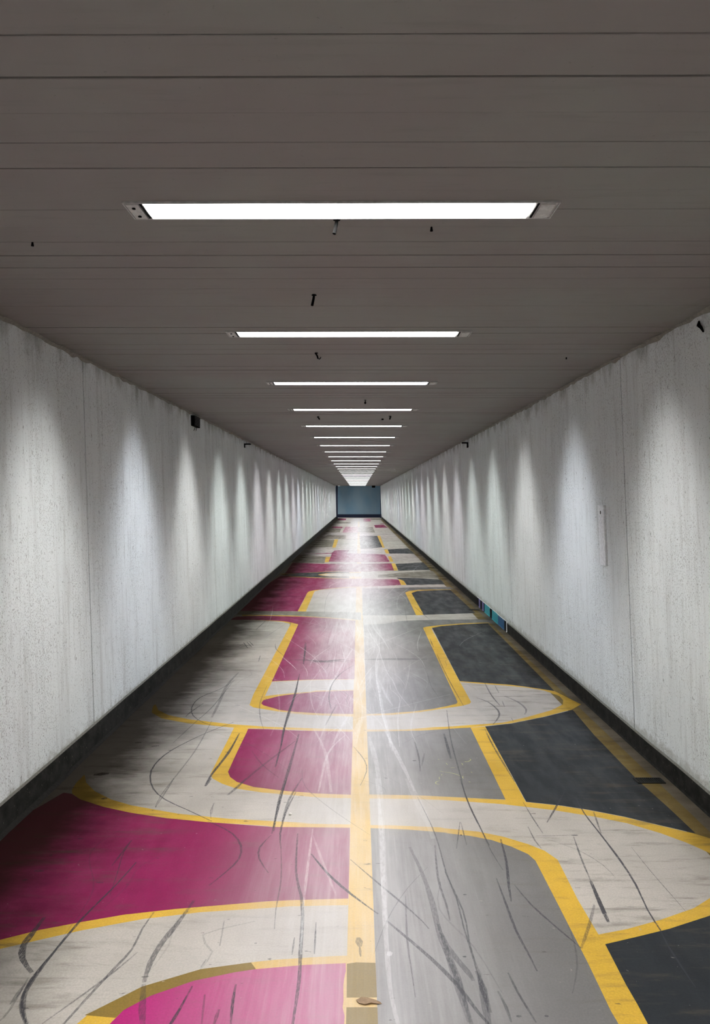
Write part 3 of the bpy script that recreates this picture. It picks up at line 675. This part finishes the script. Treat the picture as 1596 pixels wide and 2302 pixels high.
# ------------------------------------------------------------------ ceiling of long cross planks
def make_ceiling():
    bm = bmesh.new(); rnd = random.Random(21)
    ys = []; y = LIGHT_Y0 - PLANK*48
    prof = [(Y0, 0)]
    k = math.ceil((Y0 + .05 - LIGHT_Y0)/PLANK)
    while True:
        y = LIGHT_Y0 + k*PLANK
        if y > Y1-.03: break
        wd = rnd.choice([.0004, .0008, .0012, .002]); d = rnd.uniform(.002, .007)
        sag = rnd.uniform(-.0012, .0012)
        prof += [(y-wd-.002, sag), (y-wd, .001+sag), (y-wd*.8, d), (y+wd*.8, d), (y+wd, .001-sag), (y+wd+.002, -sag)]
        k += 1
    prof.append((Y1, 0))
    xs = (-1.90, 1.80)
    rows = [[bm.verts.new((x, y, H+z)) for y, z in prof] for x in xs]
    for i in range(len(prof)-1): bm.faces.new((rows[0][i], rows[0][i+1], rows[1][i+1], rows[1][i]))
    t = [bm.verts.new((x, y, H+.06)) for x in xs for y in (Y0, Y1)]
    bm.faces.new((t[0], t[1], t[3], t[2]))
    bm.faces.new((rows[0][-1], rows[1][-1], t[3], t[1]))
    o = obj('ceiling', bm, M_ceil)
    tag(o, 'low ceiling of narrow grey-brown cross planks', 'ceiling', kind='structure')
make_ceiling()
# crumbling mortar bead where ceiling meets walls
for side, f, s in (('2', xl, 1), ('3', xr, -1)):
    bm = bmesh.new(); rnd = random.Random(int(side)); y = Y0; rings = []
    while y < Y1:
        a = .010 + .012*abs(rnd.gauss(0, 1)); b = .008 + .009*abs(rnd.gauss(0, 1)); x = f(H)
        rings.append([bm.verts.new(p) for p in ((x-s*.004, y, H-a), (x+s*a*.55, y, H-b*.5), (x+s*b, y, H+.003))])
        y += (.05 + .006*max(0, y))
    for a, b in zip(rings, rings[1:]):
        for i in range(2): bm.faces.new((a[i], a[i+1], b[i+1], b[i]))
    o = obj('trim_'+side, bm, flat_mat('crumbling_mortar_'+side, (.20, .19, .165), .9))
    tag(o, 'rough mortar bead between ceiling and %s wall' % ('left' if s == 1 else 'right'), 'trim', kind='structure')

# ------------------------------------------------------------------ far end: cross corridor with blue wall
def blue_mat():
    k = N('blue_wall_paint')
    a = k.noise(1.2, (1, 1, .4), 4)
    return k.bsdf(k.mix(k.step(a, .3, .7), (.22, .38, .52), (.30, .44, .54)), .7, spec=.3)
M_blue = blue_mat(); M_navy = flat_mat('navy_base_paint', (.008, .016, .05), .6)
def simple(name, x0, x1, y0, y1, z0, z1, m, label, cat, **k):
    bm = bmesh.new(); box(bm, x0, x1, y0, y1, z0, z1)
    o = obj(name, bm, m); tag(o, label, cat, kind='structure'); return o
YB = 56.4
simple('wall_back', -4, 4, YB, YB+.2, 0, 2.6, M_blue, 'blue painted wall closing the far end of the passage', 'wall')
simple('baseboard_back', -4, 4, YB-.05, YB, 0, .26, M_navy, 'dark navy base strip at the foot of the far blue wall', 'baseboard')
simple('floor_corridor', -4, 4, Y1, YB+.2, -.1, 0, flat_mat('corridor_concrete', (.20, .18, .16), .6), 'bare concrete floor of the cross corridor beyond the far end', 'floor')
simple('ceiling_corridor', -4, 4, Y1, YB+.2, H, H+.1, M_ceil, 'ceiling over the cross corridor beyond the far end', 'ceiling')
simple('trim_4', -1.74, -1.60, Y1-.08, Y1+.10, 0, H, M_navy, 'narrow dark blue post on the left where the passage ends', 'trim')
simple('trim_5', 1.66, 1.72, Y1-.05, Y1+.10, 0, H, M_navy, 'thin dark blue edge on the right where the passage ends', 'trim')

# ------------------------------------------------------------------ ceiling lights
def make_light():
    r = empty('ceiling_light', (0, 0, H))
    bm = bmesh.new()      # shallow tray with a rolled rim
    L0, L1, hw = -.668, .668, .0635
    box(bm, L0, L1, -hw, -hw+.004, -.006, .002, .001); box(bm, L0, L1, hw-.004, hw, -.006, .002, .001)
    box(bm, L0, L0+.004, -hw+.004, hw-.004, -.006, .002, .001); box(bm, L1-.004, L1, -hw+.004, hw-.004, -.006, .002, .001)
    box(bm, L0+.004, L1-.004, -hw+.004, hw-.004, -.0015, .0015)
    obj('housing', bm, M_house, r)
    bm = bmesh.new()      # diffuser, slightly crowned
    n = 6; prof = []
    for i in range(n+1):
        t = i/n; prof.append((-.0575+.115*t, -.006-.003*math.sin(math.pi*t)))
    prof = [(-.0575, -.0018)] + prof + [(.0575, -.0018)]; n = len(prof)-1
    a = [bm.verts.new((-.606, y, z)) for y, z in prof]; b = [bm.verts.new((.588, y, z)) for y, z in prof]
    for i in range(n): bm.faces.new((a[i], a[i+1], b[i+1], b[i]))
    bm.faces.new((a[0], b[0], b[-1], a[-1])); bm.faces.new(a[::-1]); bm.faces.new(b)
    d = obj('diffuser', bm, M_lamp[0], r); tag(d, 'glowing white diffuser')
    bm = bmesh.new(); box(bm, -.660, -.622, -.055, .055, -.0075, -.002, .001)
    c = obj('end_plate', bm, M_cap, r)
    bm = bmesh.new()
    bm.free()
    for y in (-.032, .030):
        bm = bmesh.new()
        bmesh.ops.create_cone(bm, cap_ends=True, segments=14, radius1=.006, radius2=.005, depth=.003, matrix=__import__('mathutils').Matrix.Translation((-.641, y, -.0088)))
        obj('screw', bm, M_black, c)
    bm = bmesh.new(); box(bm, -.618, -.610, -.055, .055, -.0055, -.002)
    obj('slot', bm, M_black, r)
    bm = bmesh.new(); box(bm, .600, .606, -.055, .055, -.0055, -.002)
    obj('slot', bm, M_black, r)
    bm = bmesh.new(); box(bm, .612, .655, -.052, .052, -.0075, -.002, .001)
    box(bm, .616, .640, -.044, .044, -.009, -.0075, .0006)
    e = obj('end_plate', bm, M_cap, r)
    return r
def copy_tree(o, parent=None):
    c = o.copy(); C.objects.link(c); c.parent = parent
    for ch in list(o.children): copy_tree(ch, c)
    return c
ORD = ['first', 'second', 'third', 'fourth', 'fifth', 'sixth', 'seventh', 'eighth', 'ninth', 'tenth', 'eleventh', 'twelfth', 'thirteenth', 'fourteenth', 'fifteenth',
       'sixteenth', 'seventeenth', 'eighteenth', 'nineteenth', 'twentieth']
proto = make_light()
diff_meshes = {}
base_me = [c for c in proto.children if c.name.startswith('diffuser')][0].data
for i in range(4):
    if i == 0: diff_meshes[0] = base_me
    else:
        m = base_me.copy(); m.materials.clear(); m.materials.append(M_lamp[i]); diff_meshes[i] = m
tints = [0, 0, 1, 0, 2, 2, 3, 0, 2, 2, 3, 1, 0, 2, 2, 0, 3, 1, 0, 2, 0, 3, 2, 0, 1, 2, 0, 2, 3, 0, 2, 0]
src = []
for k in range(-3, 32):
    y = LIGHT_Y0 + k*PITCH
    if y > Y1 - .1: break
    o = proto if k == -3 else copy_tree(proto)
    o.location = (-.053, y, H)
    if k >= 0:
        n = k+1
        if k == 0: lab = 'large bright strip light spanning the ceiling, nearest the camera'
        elif k == 1: lab = 'second strip light from the camera on the plank ceiling'
        elif k < 20: lab = '%s strip light from the camera in the receding ceiling row' % ORD[k]
        else:
            m = 31-k
            lab = ('%s strip light counted back from the blue far wall' % ORD[m]) if m > 0 else 'last tiny strip light of the row, closest to the blue far wall'
    else: lab = ['strip light overhead just in front of the camera position', 'strip light just behind the camera position', 'strip light farthest behind the camera position'][-k-1]
    tag(o, lab, 'ceiling light', 'strip lights across the ceiling')
    for c in o.children:
        if c.name.startswith('diffuser'): c.data = diff_meshes[tints[k % 32] if k >= 0 else 0]
# the light of the cross corridor
o = copy_tree(proto); o.location = (-2.03, 55.4, H); tag(o, 'small strip light in the corridor left of the far end', 'ceiling light')
o = copy_tree(proto); o.location = (2.9, 55.2, H); tag(o, 'strip light hidden in the corridor right of the far end', 'ceiling light')

# ------------------------------------------------------------------ iron hooks and stubs left in the ceiling
def hook(x, y, kind, label):
    r = empty('ceiling_hook', (x, y, H))
    bm = bmesh.new()
    bmesh.ops.create_cone(bm, cap_ends=True, segments=12, radius1=.012, radius2=.009, depth=.004, matrix=__import__('mathutils').Matrix.Translation((0, 0, -.002)))
    obj('plate', bm, M_black, r)
    bm = bmesh.new()
    if kind == 0: tube(bm, [(0, 0, -.003), (-.002, -.004, -.02), (-.008, -.01, -.052)], [.005, .0055, .006])
    elif kind == 1: tube(bm, [(-.004, 0, -.003), (.006, 0, -.02), (.010, 0, -.036), (.018, 0, -.040), (.026, 0, -.034), (.028, 0, -.026)], [.005, .005, .005, .004, .003, .002])
    elif kind == 2: tube(bm, [(0, 0, -.003), (.001, 0, -.012), (0, 0, -.022), (0, 0, -.030), (0, 0, -.038)], [.003, .003, .009, .010, .005], 10)
    elif kind == 3: tube(bm, [(-.012, 0, -.003), (0, 0, -.018), (.012, 0, -.036)], [.007, .006, .006]); tube(bm, [(-.002, 0, -.018), (.014, 0, -.020)], .004)
    elif kind == 4: tube(bm, [(.012, 0, -.003), (.006, 0, -.02), (0, 0, -.040)], [.008, .008, .007])
    else: box(bm, -.012, .012, -.01, .01, -.016, 0, .001)
    obj('stub', bm, M_black, r)
    tag(r, label, 'hook'); return r
def cp(u, v, z=H):     # floor/ceiling point seen at a pixel of the photograph
    t = (z-1.6)*1600/(1118-v); dx = (u-798)/1600; p = math.atan(8/1600)
    return t*(-math.sin(p)+dx*math.cos(p)), t*(math.cos(p)+dx*math.sin(p))
for u, v, kd, lab in ((757, 492, 0, 'short black pin under the ceiling just beyond the nearest strip light'),
                      (706, 662, 0, 'straight black hook hanging between the first and second strip lights'),
                      (711, 793, 1, 'bent black hook hanging between the second and third strip lights'),
                      (821, 899, 2, 'round-ended black stub hanging between the third and fourth strip lights'),
                      (716, 936, 3, 'forked black bracket on the left between the fourth and fifth strip lights'),
                      (860, 941, 5, 'tiny black block between the fourth and fifth strip lights'),
                      (876, 935, 4, 'slanted black bar on the right between the fourth and fifth strip lights')):
    x, y = cp(u, v); hook(x, y, kd, lab)
for u, v, lab in ((970, 511, 'tiny black screw head right of centre beyond the nearest strip light'), (73, 545, 'small black screw head on the ceiling far to the left'), (1273, 803, 'small black screw head on the ceiling near the right wall')):
    x, y = cp(u, v); bm = bmesh.new()
    bmesh.ops.create_cone(bm, cap_ends=True, segments=12, radius1=.005, radius2=.003, depth=.014, matrix=__import__('mathutils').Matrix.Translation((x, y, H-.006)))
    tag(obj('ceiling_screw', bm, M_black), lab, 'screw')

# ------------------------------------------------------------------ things on the walls
def on_wall(side, z): return (xl if side == 'left' else xr)(z)
# black vent box high on the left wall
r = empty('wall_vent', (xl(2.42), 7.68, 2.415)); tag(r, 'small black square vent box high on the left wall under the ceiling', 'vent')
bm = bmesh.new(); box(bm, -.012, .035, -.14, .14, -.055, .055, .003); obj('box', bm, M_black, r)
bm = bmesh.new()
for i in range(6): box(bm, .035, .038, -.11, .11, -.042+.016*i, -.036+.016*i)
obj('louvre', bm, M_iron, r)
bm = bmesh.new(); tube(bm, [(.02, -.03, -.05), (.016, -.045, -.075), (.012, -.06, -.10)], .003); obj('cable', bm, M_black, r)
bm = bmesh.new(); tube(bm, [(.02, .03, -.05), (.016, .038, -.07), (.012, .05, -.09)], .003)
obj('cable', bm, M_black, r)
# small dark bracket further along, at the ceiling edge of the left wall
bm = bmesh.new(); x0 = xl(2.45)
box(bm, x0-.005, x0+.10, 11.02, 11.12, 2.42, 2.435, .003); box(bm, x0-.005, x0+.01, 11.02, 11.12, 2.37, 2.435, .002)
tag(obj('wall_bracket', bm, M_black), 'tiny black bracket at the top of the left wall beyond the vent', 'bracket')
bm = bmesh.new(); x0 = xr(2.45)
box(bm, x0-.09, x0+.005, 10.85, 10.95, 2.425, 2.44, .003); box(bm, x0-.01, x0+.005, 10.85, 10.95, 2.36, 2.44, .002)
tag(obj('wall_bracket', bm, M_black), 'tiny black bracket at the top of the right wall', 'bracket')
# flat steel cover strip on the right wall, left of the near joint
def strip():
    r = empty('cable_cover', (0, 0, 0)); tag(r, 'pale flat steel cover strip fixed upright on the right wall beside the joint', 'cable cover')
    bm = bmesh.new()
    z0, z1, ya, yb = 1.125, 1.545, 4.93, 5.055
    def ring(z, off=0.):
        x = xr(z)
        return [(x+.004, ya), (x-.013, ya+.004), (x-.016, ya+.012), (x-.016, yb-.012), (x-.013, yb-.004), (x+.004, yb)]
    zs = [z0, z0+.01, z1-.02, z1]; rings = []
    for z in zs: rings.append([bm.verts.new((x, y, z)) for x, y in ring(z)])
    for a, b in zip(rings, rings[1:]):
        for i in range(5): bm.faces.new((a[i], a[i+1], b[i+1], b[i]))
    bm.faces.new(rings[0]); bm.faces.new(rings[-1])
    obj('strip', bm, M_galv, r)
    bm = bmesh.new(); x = xr(1.50); box(bm, x-.0178, x-.0158, 4.985, 4.998, 1.483, 1.505, .0008)
    obj('screw', bm, M_black, r)
strip()
# rust cable end high on the right wall
bm = bmesh.new()
def rw(u, v):
    # point on the right wall under a photograph pixel
    p = math.atan(8/1600); dx = (u-798)/1600; dz = (1118-v)/1600
    X = -math.sin(p)+dx*math.cos(p); Yd = math.cos(p)+dx*math.sin(p)
    t = (1.77-.04*1.6)/(X+.04*dz)
    return Vector((t*X, t*Yd, 1.6+t*dz))
tube(bm, [rw(1573, 722)+Vector((-.004,0,0)), rw(1577, 731)+Vector((-.014,0,0)), rw(1581, 737)+Vector((-.010,0,0)), rw(1584, 746)+Vector((-.006,0,0))], [.003, .010, .007, .004])
tag(obj('cable_stub', bm, M_black), 'short black cable stub high on the right wall near the picture edge', 'cable')
# small hanging box at the far end
bm = bmesh.new(); box(bm, 1.02, 1.28, 54.6, 54.8, H-.16, H, .01)
box(bm, 1.10, 1.20, 54.57, 54.6, H-.12, H-.05, .008)
tag(obj('ceiling_speaker', bm, M_black), 'small dark box under the ceiling at the far right before the blue wall', 'speaker box')

# ------------------------------------------------------------------ floor drains
def drain():
    r = empty('drain_grate', (1.64, 4.022, 0))
    bm = bmesh.new(); a, b = .078, .037
    box(bm, -a, a, -b, -b+.006, 0, .006, .001); box(bm, -a, a, b-.006, b, 0, .006, .001)
    box(bm, -a, -a+.006, -b+.006, b-.006, 0, .006, .001); box(bm, a-.006, a, -b+.006, b-.006, 0, .006, .001)
    obj('frame', bm, M_iron, r)
    bm = bmesh.new(); box(bm, -a+.005, a-.005, -b+.005, b-.005, .0004, .0012)
    obj('pit', bm, flat_mat('drain_dark', (.004, .004, .004), .9), r)
    bm = bmesh.new()
    for i in range(13):
        x = -a+.012+i*(2*a-.024)/12; box(bm, x-.0024, x+.0024, -b+.006, b-.006, .001, .0052, .0006)
    obj('slats', bm, M_iron, r)
    return r
dr = drain(); tag(dr, 'nearest black slotted drain grate set in the right gutter', 'drain', 'drain grates in the right gutter')
for y, lab in ((10.13, 'second drain grate in the right gutter, beside the violet and black sprayed kerb'), (16.15, 'farthest thin drain grate in the right gutter')):
    q = copy_tree(dr); q.location = (1.64, y, 0); tag(q, lab, 'drain', 'drain grates in the right gutter')

# ------------------------------------------------------------------ bits of litter
def pebble(name, x, y, sx, sy, sz, col, seed, label, cat):
    bm = bmesh.new(); bmesh.ops.create_icosphere(bm, subdivisions=2, radius=1)
    rnd = random.Random(seed)
    for v in bm.verts: v.co = Vector((v.co.x*sx, v.co.y*sy, v.co.z*sz))*rnd.uniform(.82, 1.15)
    zm = min(v.co.z for v in bm.verts)
    for v in bm.verts: v.co += Vector((x, y, -zm))
    tag(obj(name, bm, flat_mat(name+'_surface', col, .8)), label, cat)
pebble('litter_chip', -.345, 3.58, .009, .006, .006, (.75, .73, .68), 1, 'tiny white chip lying on the beige floor left of the centre stripe', 'litter')
pebble('dark_pebble', .485, 3.37, .003, .003, .002, (.05, .04, .035), 2, 'dark speck on the beige curved band', 'litter')
# lifted splinter of torn floor skin on the centre stripe
bm = bmesh.new(); rnd = random.Random(5)
top = [(-.008, 2.262), (.010, 2.272), (.030, 2.268), (.050, 2.262), (.068, 2.254), (.074, 2.247), (.060, 2.244), (.040, 2.246), (.020, 2.240), (.0, 2.248)]
zt = [.003, .006, .006, .005, .003, .001, .004, .006, .005, .003]
a = [bm.verts.new((x, y, z)) for (x, y), z in zip(top, zt)]; b = [bm.verts.new((x*.98+.001, y+.002, .0005)) for x, y in top]
bm.faces.new(a); n = len(a)
for i in range(n): bm.faces.new((a[i], a[(i+1) % n], b[(i+1) % n], b[i]))
tag(obj('torn_flake', bm, flat_mat('torn_brown_skin', (.28, .19, .12), .8)), 'torn brown flake lifting from the centre stripe near the bottom of the picture', 'flake')
